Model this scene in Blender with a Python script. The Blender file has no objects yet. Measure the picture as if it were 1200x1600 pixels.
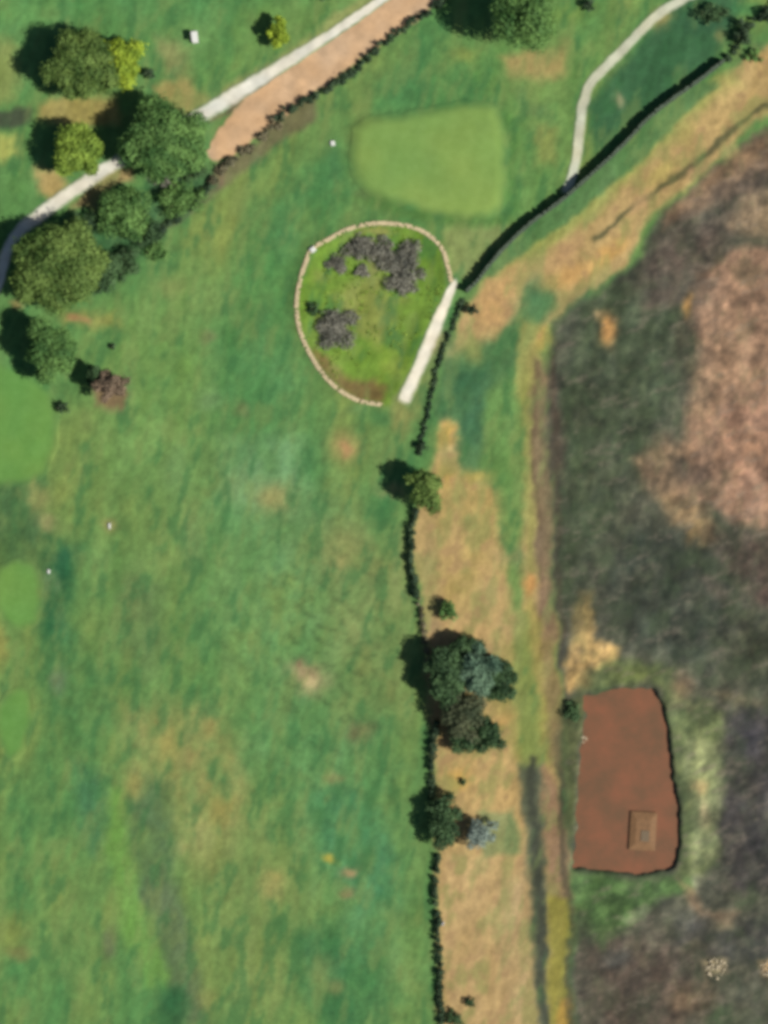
import bpy, bmesh, math, random
import numpy as np
from mathutils import Vector, Matrix, Euler

# ------------------------------------------------------------------ camera, sky, sun, exposure
sc = bpy.context.scene
COL = sc.collection
CAM_H = 400.0            # survey height above the ground, metres
FRAME_H = 160.0          # metres of ground seen from bottom to top
cam = bpy.data.cameras.new('camera')
cam_ob = bpy.data.objects.new('camera', cam)
COL.objects.link(cam_ob)
cam_ob.location = (0, 0, CAM_H)
cam.sensor_fit = 'VERTICAL'
cam.sensor_height = 36.0
cam.lens = 36.0 * CAM_H / FRAME_H
cam.clip_start = 1.0
cam.clip_end = 20000.0
sc.camera = cam_ob

SUN_EL = math.radians(44)
SUN_AZ = math.atan2(0.92, -0.37)
world = bpy.data.worlds.new('World')
sc.world = world
world.use_nodes = True
wnt = world.node_tree
sky = wnt.nodes.new('ShaderNodeTexSky')
sky.sky_type = 'NISHITA'
sky.sun_disc = False
sky.sun_elevation = SUN_EL
sky.sun_rotation = SUN_AZ
wnt.links.new(sky.outputs[0], wnt.nodes['Background'].inputs[0])
wnt.nodes['Background'].inputs[1].default_value = 0.05

sun = bpy.data.lights.new('sun', 'SUN')
sun.energy = 5.0
sun.angle = math.radians(0.5)
sun.color = (1.0, 0.95, 0.87)
sun_ob = bpy.data.objects.new('sun', sun)
COL.objects.link(sun_ob)
sdir = Vector((math.sin(SUN_AZ) * math.cos(SUN_EL), math.cos(SUN_AZ) * math.cos(SUN_EL), math.sin(SUN_EL)))
sun_ob.rotation_euler = (-sdir).to_track_quat('-Z', 'Y').to_euler()
sun_ob.location = (100, -50, 120)

sc.view_settings.view_transform = 'Standard'
sc.view_settings.look = 'None'
sc.view_settings.gamma = 1.0
sc.view_settings.exposure = 0.85
sc.cycles.pixel_filter_type = 'BLACKMAN_HARRIS'
sc.cycles.filter_width = 4.3       # the survey photograph is soft
sc.cycles.max_bounces = 6
sc.cycles.use_denoising = True

EXPO = np.array([2.22, 2.18, 2.12])   # light on open ground at this exposure: photo value / EXPO = albedo
M = 0.1                                # metres of ground per photograph pixel

def PX(x, y):
    return (x - 600.0) * M, (800.0 - y) * M

def lin(c):
    a = np.asarray(c, float) / 255.0
    return np.where(a < 0.04045, a / 12.92, ((a + 0.055) / 1.055) ** 2.4)

def alb(c):
    return np.clip(lin(c) / EXPO, 0.004, 0.85)

def alb4(c):
    a = alb(c)
    return (float(a[0]), float(a[1]), float(a[2]), 1.0)

# ------------------------------------------------------------------ numpy noise
def _hash(ix, iy, seed):
    n = (ix.astype(np.int64) * 374761393 + iy.astype(np.int64) * 668265263 + seed * 1442695041) & 0x7fffffff
    n = ((n ^ (n >> 13)) * 1274126177) & 0x7fffffff
    n = n ^ (n >> 16)
    return (n & 0xffff) / 65535.0

def vnoise(x, y, seed=0):
    ix = np.floor(x); iy = np.floor(y)
    fx = x - ix; fy = y - iy
    fx = fx * fx * fx * (fx * (fx * 6 - 15) + 10); fy = fy * fy * fy * (fy * (fy * 6 - 15) + 10)
    a = _hash(ix, iy, seed); b = _hash(ix + 1, iy, seed); c = _hash(ix, iy + 1, seed); d = _hash(ix + 1, iy + 1, seed)
    return (a * (1 - fx) + b * fx) * (1 - fy) + (c * (1 - fx) + d * fx) * fy

def fbm(x, y, seed=0, octv=4, gain=0.5):
    s = 0; amp = 1.0; t = 0
    for k in range(octv):
        cs, sn = math.cos(k * 1.1 + .4), math.sin(k * 1.1 + .4)
        s = s + amp * (vnoise((x * cs - y * sn) * 2 ** k, (x * sn + y * cs) * 2 ** k, seed + k * 17) - 0.5)
        t += amp; amp *= gain
    return s / t * 2.0        # about -1..1

def sdist(px, py, poly):
    """signed distance in photo pixels, negative inside"""
    d = np.full(px.shape, 1e18); inside = np.zeros(px.shape, bool)
    n = len(poly)
    for i in range(n):
        x0, y0 = poly[i]; x1, y1 = poly[(i + 1) % n]
        ex, ey = x1 - x0, y1 - y0
        wx, wy = px - x0, py - y0
        t = np.clip((wx * ex + wy * ey) / max(ex * ex + ey * ey, 1e-9), 0, 1)
        d = np.minimum(d, (wx - ex * t) ** 2 + (wy - ey * t) ** 2)
        if y0 != y1:
            c = ((y0 <= py) != (y1 <= py)) & (px < (x1 - x0) * (py - y0) / (y1 - y0) + x0)
            inside ^= c
    d = np.sqrt(d)
    return np.where(inside, -d, d)

def ldist(px, py, line):
    d = np.full(np.shape(px), 1e18)
    for (x0, y0), (x1, y1) in zip(line[:-1], line[1:]):
        ex, ey = x1 - x0, y1 - y0
        wx, wy = px - x0, py - y0
        t = np.clip((wx * ex + wy * ey) / max(ex * ex + ey * ey, 1e-9), 0, 1)
        d = np.minimum(d, (wx - ex * t) ** 2 + (wy - ey * t) ** 2)
    return np.sqrt(d)

def sstep(a, b, v):
    t = np.clip((v - a) / (b - a), 0, 1)
    return t * t * (3 - 2 * t)

# ------------------------------------------------------------------ plan of the place (in photo pixels, 10 px = 1 m)
RING = [(487, 388), (510, 375), (540, 360), (590, 350), (640, 354), (672, 368), (692, 390), (700, 418), (703, 440), (690, 470),
        (672, 510), (655, 545), (640, 585), (622, 625), (598, 634), (560, 628), (528, 608), (503, 582), (482, 548), (468, 512),
        (464, 475), (470, 435), (480, 405)]
POND = [(912, 1088), (955, 1078), (1020, 1074), (1034, 1100), (1044, 1160), (1050, 1220), (1058, 1265), (1058, 1330), (1052, 1352), (1000, 1366),
        (965, 1362), (930, 1356), (896, 1354), (902, 1300), (902, 1230), (908, 1160), (914, 1120)]
GREEN = [(556, 205), (580, 186), (620, 184), (680, 174), (730, 164), (768, 170), (782, 200), (786, 250), (786, 300), (776, 328),
         (740, 340), (690, 332), (640, 320), (590, 306), (562, 284), (552, 245)]
TEE_LEFT = [(-80, 570), (-20, 566), (40, 584), (78, 620), (86, 660), (80, 710), (60, 742), (20, 752), (-80, 742)]
TEE_SQUARE = [(2, 884), (30, 880), (56, 892), (62, 930), (56, 968), (30, 980), (6, 966), (-4, 925)]
TEE_LOW = [(8, 1085), (30, 1078), (48, 1090), (46, 1130), (36, 1170), (10, 1180), (-4, 1130)]
WALL_NE = [(1128, 98), (1090, 128), (1045, 160), (1010, 188), (985, 215), (955, 245), (925, 272), (880, 312), (835, 345), (800, 376), (770, 408), (745, 440), (730, 455)]

STRIP = [(1128,118),(1200,80),(1200,175),(1060,295),(1000,345),(900,470),(850,520),(825,620),(838,760),(848,900),(865,1060),(878,1400),(890,1660),(700,1660),(690,1340),(680,1100),
         (670,960),(655,860),(690,720),(690,640),(720,520),(760,450),(850,380),(930,310),(1060,185)]

# ------------------------------------------------------------------ terrain height
def height(x, y):
    x = np.asarray(x, float); y = np.asarray(y, float)
    px = x / M + 600; py = 800 - y / M
    near = 1 - sstep(300, 1500, np.hypot(x, y))
    h = 0.45 * fbm(x / 55 + 3.1, y / 55 + 7.7, 5, 2) + 0.5 * near
    far = np.hypot(x, y)
    h = h + sstep(200, 2500, far) * 12 * fbm(x / 600, y / 600, 9, 3)
    dg = sdist(px, py, GREEN)
    h = h + 0.45 * (1 - sstep(-14, 16, dg))
    dp = sdist(px, py, POND) + 5 * fbm(px / 14, py / 14, 15, 3)
    h = h + 0.5 * (1 - sstep(4, 60, dp)) * sstep(-2, 5, dp) - .95 * (1 - sstep(-5, 4, dp))
    dr = sdist(px, py, RING)
    h = h + 0.35 * (1 - sstep(0, 26, np.abs(dr + 4)))
    return h

def hz(x, y):
    return float(height(np.array([x]), np.array([y]))[0])

# ------------------------------------------------------------------ colour of the ground: kinds of turf, soil and stubble
# polygon patches: (points, colour seen in open sun, feather px, strength)
POLY = [
 # rough turf under the road side
 ([(-200,-200),(760,-200),(690,0),(330,250),(250,360),(0,560),(-200,600)], (98,142,78), 30, .8),
 ([(-200,-200),(400,-200),(360,20),(180,40),(60,40),(0,90),(-200,120)], (88,142,80), 30, .8),
 ([(300,700),(470,660),(560,800),(600,1000),(640,1200),(640,1500),(560,1560),(480,1400),(400,1200),(330,1000)], (100,147,88), 60, .7),
 ([(300,640),(420,380),(560,240),(560,400),(470,520),(500,620),(430,700)], (86,134,74), 50, .8),
 ([(140,500),(300,420),(330,600),(300,760),(160,760),(120,640)], (114,150,80), 40, .8),
 ([(120,860),(300,800),(380,860),(340,1080),(200,1100)], (110,145,80), 50, .6),
 ([(500,830),(640,820),(655,1000),(640,1130),(540,1100),(510,960)], (128,143,84), 40, .8),
 ([(395,760),(560,780),(545,920),(480,900),(420,850)], (116,150,94), 40, .6),
 ([(190,1105),(340,1105),(380,1170),(390,1290),(340,1370),(270,1340),(250,1240),(200,1250)], (148,150,88), 34, .85),
 ([(205,1200),(260,1220),(275,1340),(270,1450),(300,1560),(250,1560),(215,1400),(200,1290)], (86,114,72), 18, .9),
 ([(172,1230),(195,1240),(205,1340),(235,1440),(262,1500),(262,1545),(225,1545),(190,1440),(170,1320)], (114,158,76), 12, .85),
 ([(0,740),(60,760),(90,850),(60,890),(0,880),(-60,800)], (70,104,60), 24, .9),
 ([(70,830),(130,860),(112,950),(108,1010),(80,1010),(58,985),(68,930)], (44,96,60), 16, .9),
 ([(330,1310),(480,1290),(480,1500),(420,1580),(330,1600)], (124,145,82), 45, .6),
 ([(580,1480),(684,1400),(690,1640),(600,1640)], (122,150,82), 40, .7),
 ([(430,1440),(600,1450),(610,1560),(540,1640),(470,1560)], (64,116,68), 34, .75),
 ([(110,1190),(165,1200),(168,1290),(150,1340),(120,1300)], (70,118,76), 16, .75),
 ([(60,985),(120,980),(170,1060),(180,1130),(120,1170),(70,1120),(60,1040)], (72,120,68), 20, .65),
 ([(225,1400),(275,1380),(310,1480),(330,1610),(255,1610),(262,1520)], (96,116,80), 16, .75),
 ([(240,1530),(290,1540),(290,1620),(240,1620)], (52,104,62), 12, .7),
 ([(480,1240),(560,1230),(620,1320),(620,1420),(560,1420),(500,1340)], (68,128,84), 24, .6),
 ([(190,900),(250,910),(260,1010),(230,1060),(195,1010)], (96,124,74), 20, .7),
 ([(380,330),(470,290),(540,240),(560,300),(470,380),(400,420)], (72,126,72), 22, .6),
 ([(330,540),(450,520),(470,620),(360,680)], (82,136,80), 30, .5),
 ([(350,690),(470,680),(480,760),(400,800),(350,780)], (112,154,102), 24, .7),
 # between putting green, paths and wall
 ([(710,20),(900,0),(1000,60),(900,140),(890,300),(800,340),(790,170),(720,130)], (106,144,76), 26, .75),
 ([(780,85),(880,80),(885,118),(850,128),(790,118)], (172,150,95), 12, .9),
 ([(1080,-30),(1180,-30),(1150,40),(1120,90),(1010,175),(935,235),(915,170),(1000,60)], (60,102,66), 12, .95),
 ([(560,186),(640,175),(730,155),(760,165),(740,120),(640,110),(580,150)], (84,136,74), 20, .7),
 ([(560,280),(640,322),(740,345),(785,335),(810,350),(770,372),(690,356),(610,336),(550,318)], (88,126,62), 8, .75),
 ([(784,170),(806,190),(812,330),(788,340),(790,250)], (84,130,64), 8, .7),
 ([(690,360),(800,355),(770,400),(735,440),(706,430)], (142,152,92), 10, .8),
 ([(832,200),(870,200),(866,260),(836,262)], (144,146,80), 10, .7),
 # dry grass strip between the fairway and the ploughed field
 ([(2600,-460),(2600,-320),(1400,130),(1200,180),(1130,240),(1060,300),(1010,345),(975,420),(900,472),(850,520),(822,600),(838,760),(845,900),(865,1060),
   (880,1400),(892,2700),(690,2700),(682,1340),(672,1100),(664,960),(645,860),(650,790),(690,700),(680,640),(700,560),(725,490),(765,425),(850,375),(930,310),(990,240),
   (1060,180),(1130,120),(1200,70),(1400,-40)], (186,158,104), 8, 1),
 ([(1125,115),(1160,130),(1080,190),(1010,250),(940,325),(870,385),(790,432),(760,430),(835,368),(900,315),(990,225),(1050,175)], (150,158,84), 12, .85),
 ([(1100,125),(1128,132),(1065,186),(1000,248),(915,325),(840,380),(785,425),(745,440),(830,350),(920,275),(1000,195),(1050,158)], (88,126,74), 5, .95),
 ([(700,560),(740,540),(800,500),(830,450),(870,430),(872,480),(840,520),(810,610),(800,700),(800,780),(720,740),(715,660),(672,650),(680,600)], (82,124,76), 14, .95),
 ([(700,575),(760,570),(770,640),(740,700),(720,690),(715,640),(690,650)], (62,106,72), 16, .8),
 ([(760,620),(815,560),(832,620),(825,740),(815,860),(815,960),(795,960),(775,800),(755,720)], (104,142,74), 12, .85),
 ([(815,500),(858,515),(840,600),(826,640),(800,610)], (166,158,88), 8, .75),
 ([(700,740),(760,735),(780,820),(790,960),(700,960),(670,880),(672,800)], (184,160,98), 16, .7),
 ([(820,920),(866,960),(880,1100),(870,1200),(815,1180),(815,1050)], (160,146,80), 12, .9),
 ([(780,990),(830,1000),(870,1150),(860,1190),(800,1180),(770,1110)], (148,146,78), 18, .7),
 ([(690,1335),(825,1335),(835,1480),(840,1800),(700,1800)], (194,164,112), 6, .95),
 ([(775,1380),(825,1370),(830,1560),(800,1600),(775,1500)], (184,158,112), 14, .7),
 ([(700,1190),(790,1150),(815,1290),(770,1320),(735,1260)], (196,164,106), 10, .85),
 ([(745,1270),(800,1260),(815,1330),(760,1335)], (138,148,96), 8, .85),
 # earth track and grassy edge beside the field
 ([(838,560),(862,600),(868,760),(868,880),(870,1000),(848,1000),(836,880),(830,740),(822,640)], (140,116,88), 10, .9),
 ([(812,1190),(848,1190),(852,1400),(862,1640),(840,1640),(832,1480),(822,1340)], (84,92,72), 7, .9),
 ([(846,1190),(870,1240),(892,1310),(892,1400),(862,1410),(850,1310)], (158,126,96), 7, .9),
 ([(852,1395),(884,1400),(890,1520),(894,1800),(860,1800),(856,1500)], (146,140,64), 7, .9),
 ([(872,1560),(892,1560),(896,1800),(870,1800)], (190,146,70), 7, .7),
 # dark ploughed and burnt field
 ([(2600,-300),(1500,90),(1200,205),(1120,260),(1035,330),(1000,400),(960,440),(905,474),(866,505),(856,590),(868,690),(868,800),(872,920),(878,1060),(884,1200),(896,1400),
   (890,2700),(2600,2700)], (80,86,74), 8, 1),
 ([(900,470),(960,440),(1010,470),(1080,480),(1050,640),(990,760),(930,860),(880,930),(868,800),(862,640)], (70,86,67), 26, .9),
 ([(850,560),(872,590),(882,720),(870,760),(858,690)], (92,84,76), 10, .7),
 ([(1040,330),(1110,265),(1200,205),(1300,200),(1230,260),(1150,300),(1090,330),(1040,360)], (136,112,88), 12, .8),
 ([(1200,240),(1120,290),(1040,350),(1010,400),(1010,480),(1080,480),(1130,380),(1200,330)], (92,86,78), 16, .8),
 ([(1210,290),(1160,310),(1140,350),(1160,370),(1230,380)], (158,140,112), 16, .75),
 ([(1090,430),(1140,390),(1300,380),(1300,820),(1200,830),(1150,812),(1120,790),(1060,780),(1060,720),(1075,650),(1095,560),(1080,500)], (154,126,104), 12, .92),
 ([(985,720),(1040,680),(1080,700),(1090,780),(1050,790),(1010,760)], (148,126,102), 14, .8),
 ([(1030,770),(1110,790),(1120,850),(1080,860)], (146,126,96), 12, .7),
 ([(1100,640),(1200,620),(1300,700),(1300,800),(1160,790)], (164,128,108), 24, .5),
 ([(960,830),(1060,810),(1150,880),(1140,980),(1100,1040),(1000,1010),(940,960)], (60,72,64), 24, .9),
 ([(1110,830),(1300,830),(1300,960),(1180,940),(1130,890)], (88,80,74), 18, .8),
 ([(1120,1000),(1300,960),(1300,1090),(1180,1080)], (72,84,68), 18, .7),
 ([(885,1035),(905,990),(920,945),(935,1000),(972,1015),(965,1045),(910,1050),(893,1080),(880,1070)], (194,164,108), 8, .9),
 ([(905,920),(925,930),(925,1000),(900,1010),(890,985)], (140,128,84), 10, .7),
 ([(900,1060),(960,1030),(1050,1040),(1075,1090),(1130,1110),(1135,1230),(1125,1330),(1090,1380),(1060,1370),(1062,1270),(1046,1160),(1030,1070),(960,1072),(905,1084)], (98,114,76), 10, .85),
 ([(1075,1150),(1128,1160),(1130,1250),(1120,1330),(1085,1360),(1070,1270)], (132,142,104), 8, .75),
 ([(880,1090),(912,1088),(912,1130),(900,1200),(898,1300),(890,1320),(868,1240),(866,1150)], (86,98,66), 8, .9),
 ([(895,1358),(960,1368),(1060,1368),(1090,1370),(1085,1390),(1010,1415),(985,1440),(940,1480),(905,1450),(890,1400)], (80,116,68), 12, .9),
 ([(965,1430),(1010,1408),(1022,1414),(985,1440)], (146,160,124), 6, .7),
 ([(1060,1370),(1090,1390),(1095,1420),(1160,1420),(1150,1440),(1090,1430),(1070,1400)], (150,124,98), 8, .6),
 ([(1135,1110),(1300,1100),(1300,1380),(1140,1390),(1120,1300)], (70,72,72), 16, .85),
 ([(900,1470),(980,1450),(1080,1470),(1090,1560),(1060,1650),(950,1650),(900,1560)], (96,88,80), 30, .75),
 ([(1060,1430),(1300,1430),(1300,1500),(1130,1500),(1050,1480)], (70,74,72), 16, .8),
 ([(1095,1500),(1135,1495),(1140,1520),(1105,1526)], (206,190,150), 7, .7),
 ([(1186,1498),(1230,1490),(1230,1535),(1192,1522)], (214,180,130), 7, .7),
 ([(1050,1540),(1110,1530),(1120,1580),(1060,1600)], (120,104,86), 18, .6),
 ([(1090,400),(1110,460),(1090,520),(1060,560),(1050,520),(1080,470)], (92,88,78), 14, .4),
 ([(800,960),(826,960),(838,1080),(850,1190),(815,1195),(800,1090)], (118,142,76), 9, .6),
 ([(846,985),(866,990),(874,1080),(876,1200),(858,1200),(852,1090)], (132,112,80), 6, .65),
 # rutted track edge and its verges
 ([(858,552),(866,556),(872,690),(874,800),(878,900),(884,1040),(876,1040),(868,900),(864,800),(861,690)], (78,72,62), 4, .75),
 ([(836,560),(842,565),(838,700),(846,850),(858,980),(852,985),(838,850),(829,700)], (104,86,66), 4, .7),
 ([(826,1180),(836,1180),(842,1330),(852,1480),(858,1640),(848,1640),(838,1480),(830,1330)], (66,70,58), 4, .8),
 ([(868,1190),(876,1200),(884,1330),(892,1420),(896,1640),(888,1640),(884,1430),(874,1330)], (78,74,58), 4, .7),
 ([(818,620),(830,620),(834,760),(838,900),(826,900),(820,760)], (150,152,82), 6, .7),
 ([(1205,164),(1170,192),(1120,230),(1070,268),(1020,306),(985,332),(955,358),(930,376),(926,370),(952,350),(980,326),(1016,298),(1066,260),(1116,222),(1166,184),(1200,156)], (84,86,58), 4, .85),
 # kerb shadow painted into the ground as a dark line beside the cart path
 ([(612,12),(560,46),(500,88),(450,120),(400,152),(330,196),(330,186),(400,143),(450,111),(500,79),(560,37),(606,6)], (120,104,84), 3, .8),
 # under the ring
 ([(500,380),(560,352),(640,352),(690,385),(700,440),(660,530),(615,630),(560,626),(500,580),(470,520),(468,450)], (114,148,54), 5, .97),
 ([(540,440),(600,430),(620,500),(590,540),(550,520),(520,460)], (146,152,80), 12, .85),
 ([(490,545),(510,555),(540,590),(590,598),(606,610),(600,630),(560,626),(520,600),(492,570)], (122,100,62), 8, .9),
 ([(590,540),(640,520),(630,580),(590,600)], (128,156,58), 10, .7),
 # verges of the dirt road and bare earth under the trees
 ([(445,165),(490,150),(500,180),(440,230),(380,270),(335,300),(325,275),(360,250),(410,215)], (118,110,80), 8, .85),
 ([(330,262),(352,256),(350,290),(320,310),(280,345),(250,372),(238,365),(280,320),(310,290)], (128,108,84), 6, .85),
 ([(228,275),(250,262),(290,262),(280,290),(250,305),(235,300)], (150,140,126), 6, .8),
 ([(180,262),(212,258),(208,282),(180,300),(150,330),(110,322),(140,300)], (172,146,98), 7, .9),
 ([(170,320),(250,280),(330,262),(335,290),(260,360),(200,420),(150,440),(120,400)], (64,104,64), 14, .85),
 ([(60,165),(110,150),(180,155),(190,195),(120,205),(60,190)], (178,156,92), 10, .85),
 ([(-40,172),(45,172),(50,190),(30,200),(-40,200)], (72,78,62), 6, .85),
 ([(-40,205),(30,212),(34,240),(10,252),(-40,255)], (186,188,100), 10, .9),
 ([(50,262),(92,268),(110,292),(80,312),(60,300)], (192,158,100), 10, .85),
 ([(232,135),(290,125),(330,150),(300,180),(240,160)], (168,150,92), 10, .85),
 ([(240,55),(290,75),(300,150),(270,140),(245,90)], (150,142,90), 16, .6),
 ([(0,60),(30,75),(25,150),(0,160),(-30,120)], (148,152,84), 12, .7),
 ([(95,488),(150,488),(185,490),(190,520),(140,512),(100,512)], (146,146,78), 10, .8),
 ([(108,494),(146,500),(140,510),(108,504)], (176,134,92), 5, .8),
 ([(15,468),(36,472),(40,482),(20,482)], (178,150,96), 5, .7),
 ([(150,595),(180,590),(200,620),(190,640),(150,630)], (138,112,82), 10, .9),
 ([(110,640),(150,640),(150,670),(120,680)], (120,142,78), 10, .6),
 ([(370,20),(440,10),(520,20),(470,60),(400,110),(330,140),(310,150),(350,90)], (116,146,76), 16, .5),
 ([(520,30),(590,-20),(600,0),(480,80),(400,132),(330,165),(315,160),(400,110)], (176,166,104), 7, .6),
]
# round patches: (x, y, rx, ry, angle, colour, strength)
BLOB = [
 (540,700,30,24,0,(164,150,92),.85),(542,704,10,12,0,(186,136,96),.7),(427,776,30,24,0,(160,152,94),.85),(535,855,36,50,15,(154,150,90),.6),
 (535,880,10,14,0,(190,176,110),.5),(480,1058,36,24,20,(178,150,112),.85),(488,1066,12,10,0,(216,196,140),.7),(466,1040,8,8,0,(150,108,88),.5),(560,1142,24,18,0,(116,112,74),.85),
 (546,1360,18,10,0,(182,148,104),.85),(514,1341,12,6,15,(184,166,70),.85),(540,1392,14,8,0,(150,124,88),.7),(425,1388,22,24,0,(156,150,90),.8),
 (430,1372,10,8,0,(182,170,98),.6),(520,1215,14,10,0,(150,136,88),.6),(210,1225,16,30,0,(172,160,88),.7),(262,1165,16,22,0,(176,164,92),.7),(330,1140,14,18,0,(170,152,88),.6),
 (345,1262,24,26,0,(158,144,78),.7),(300,1185,24,18,0,(150,136,84),.6),(172,1475,12,26,0,(104,112,80),.8),(265,1566,18,22,0,(52,104,62),.85),(500,1520,20,30,0,(140,142,84),.5),
 (525,1545,14,12,0,(150,136,84),.5),(55,774,24,28,0,(152,152,92),.85),(75,816,18,14,30,(160,156,102),.8),(172,822,14,12,0,(160,150,92),.7),(80,912,12,18,0,(128,142,100),.6),
 (196,822,10,20,0,(84,120,64),.5),(210,940,20,50,10,(112,130,76),.6),(20,1460,30,30,0,(146,146,72),.6),(30,1490,24,12,0,(136,112,70),.5),(10,1600,30,50,0,(134,148,76),.5),
 (0,1010,14,40,0,(168,158,84),.7),(95,1060,16,22,0,(108,120,96),.6),(140,1250,14,40,0,(72,122,80),.6),(250,1395,18,50,0,(100,116,80),.6),(320,1560,20,20,0,(150,152,84),.6),
 (625,140,55,34,0,(76,128,74),.7),(505,270,50,26,-35,(76,130,74),.7),(520,250,14,30,0,(72,120,74),.5),(610,715,26,30,0,(120,140,80),.5),(600,655,26,14,0,(68,116,66),.7),(560,640,16,10,0,(100,140,86),.6),
 (630,650,16,40,0,(150,144,84),.7),(655,610,18,60,20,(150,146,84),.6),(612,770,22,12,10,(166,150,100),.7),(870,140,20,20,0,(120,148,80),.5),(840,175,18,14,0,(100,138,86),.5),
 (965,160,9,14,-20,(196,178,134),.65),(1030,30,20,14,-35,(168,146,90),.7),(1122,58,10,14,0,(160,150,92),.6),(950,515,16,22,-15,(208,158,98),.9),(932,494,12,10,40,(176,146,104),.7),
 (1075,480,8,20,0,(190,146,88),.75),(1140,560,40,60,0,(164,136,108),.5),(1100,640,12,20,0,(170,142,112),.5),(1180,700,30,30,0,(166,132,104),.5),(1090,600,20,60,0,(120,110,90),.5),
 (1085,745,30,24,0,(96,88,80),.6),(1060,730,14,22,0,(76,78,72),.6),(1085,830,8,20,20,(160,132,90),.6),(1075,805,26,10,-20,(156,132,98),.6),(1120,920,30,14,40,(98,92,84),.6),
 (1065,1070,16,24,-30,(146,122,96),.65),(1070,1100,24,6,10,(110,104,86),.5),(1150,1090,60,8,8,(112,108,86),.6),(1095,1190,12,60,0,(148,156,108),.5),(1098,1270,12,20,0,(182,166,130),.6),
 (1090,1230,14,14,0,(160,138,98),.6),(1090,1375,8,14,0,(180,178,150),.7),(1170,1150,26,40,0,(62,66,74),.7),(1170,1320,24,20,0,(62,66,70),.6),(1130,1440,24,8,0,(142,128,100),.5),
 (960,1495,22,16,0,(72,80,78),.6),(905,1450,14,30,0,(70,80,62),.6),(1080,1480,24,10,-20,(116,116,90),.5),(1070,1560,30,18,0,(140,124,100),.5),(1120,1590,18,20,0,(66,96,66),.6),
 (922,960,10,18,0,(166,148,96),.6),(905,1060,20,16,0,(206,176,116),.6),(990,1055,30,14,0,(120,134,78),.7),(940,1080,20,12,0,(84,112,70),.6),
 (825,915,10,14,0,(204,144,80),.7),(845,850,10,40,0,(136,118,92),.6),(852,930,8,60,0,(150,122,96),.6),(700,680,14,22,0,(210,172,90),.9),(705,700,12,12,0,(220,196,140),.6),
 (695,740,10,20,0,(196,166,90),.8),(745,740,24,12,0,(198,172,92),.7),(732,818,14,12,0,(134,138,80),.6),(726,910,20,20,0,(158,150,80),.5),(760,930,26,40,0,(200,166,116),.7),
 (720,990,40,14,0,(204,168,112),.8),(680,980,14,20,0,(160,134,100),.7),(735,1010,40,8,15,(110,100,76),.5),(790,1135,16,24,0,(200,160,96),.8),(715,1215,20,14,0,(212,172,92),.8),
 (810,870,10,20,0,(140,150,100),.6),(785,870,20,14,0,(184,156,110),.6),(700,870,20,40,0,(190,160,104),.6),(675,860,12,60,0,(158,138,96),.6),
 (840,455,18,24,0,(76,120,78),.8),(885,430,40,18,-25,(208,162,98),.8),(950,395,40,14,-40,(212,166,96),.85),(770,480,30,34,0,(204,162,106),.8),(800,440,30,20,-40,(196,156,102),.7),
 (880,395,34,16,-40,(190,150,104),.7),(1000,320,24,12,-40,(196,158,112),.7),(1140,150,40,20,-40,(204,176,116),.7),(1110,200,30,16,-40,(202,172,112),.6),(1070,210,26,14,-40,(164,162,86),.5),
 (1030,270,26,14,-40,(176,166,88),.5),(1140,238,14,10,-30,(208,172,122),.7),(1090,262,20,12,-35,(166,128,100),.6),(850,530,14,22,0,(190,162,88),.8),(738,545,14,20,0,(150,150,84),.7),(680,535,14,30,20,(168,146,104),.7),
 (700,545,10,20,20,(140,138,100),.5),(640,400,40,14,-30,(110,150,50),.6),(585,420,10,16,0,(170,140,104),.6),(515,505,18,16,0,(150,126,100),.5),(505,430,16,12,0,(150,156,80),.6),
 (590,362,30,6,5,(190,150,104),.5),(640,480,26,24,0,(120,150,62),.6),(620,470,20,8,0,(132,140,72),.6),(525,575,16,20,30,(140,160,84),.5),(612,575,20,16,30,(150,168,74),.6),
 (880,75,12,20,20,(164,148,92),.5),(700,150,30,40,0,(96,142,76),.5),(725,88,20,14,0,(144,148,74),.6),(900,20,40,14,-20,(126,150,70),.5),
 (330,470,40,26,0,(122,150,84),.6),(265,450,22,16,0,(140,150,86),.6),(320,530,14,10,0,(134,128,88),.5),(380,640,14,12,0,(150,130,88),.4),(325,625,22,16,0,(110,140,94),.5),(240,570,20,20,0,(124,156,82),.6),
 (340,340,30,14,-40,(128,150,78),.5),(400,430,40,40,0,(82,138,74),.6),(300,850,18,50,0,(128,146,90),.5),(280,730,20,40,0,(112,146,92),.5),(365,760,20,30,0,(128,150,96),.5),
 (545,260,14,30,0,(96,136,70),.5),(565,305,14,10,0,(104,128,76),.6),(650,155,18,14,0,(72,120,66),.5),(720,130,16,12,0,(78,128,72),.5),(815,150,12,20,0,(96,132,80),.5),
 (1170,20,30,14,0,(72,136,80),.7),(1100,30,40,20,0,(54,94,66),.7),(1150,75,10,20,0,(120,124,76),.5),(1185,75,14,10,0,(122,136,84),.6),
 (450,100,10,10,0,(130,150,80),.3),(20,20,30,20,0,(110,156,84),.6),(80,20,30,14,0,(120,158,88),.6),(215,30,14,20,0,(110,148,86),.5),(265,75,18,14,0,(150,150,96),.5),(355,60,14,40,0,(78,132,74),.5),
]

BASE = (103, 139, 75)

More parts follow.
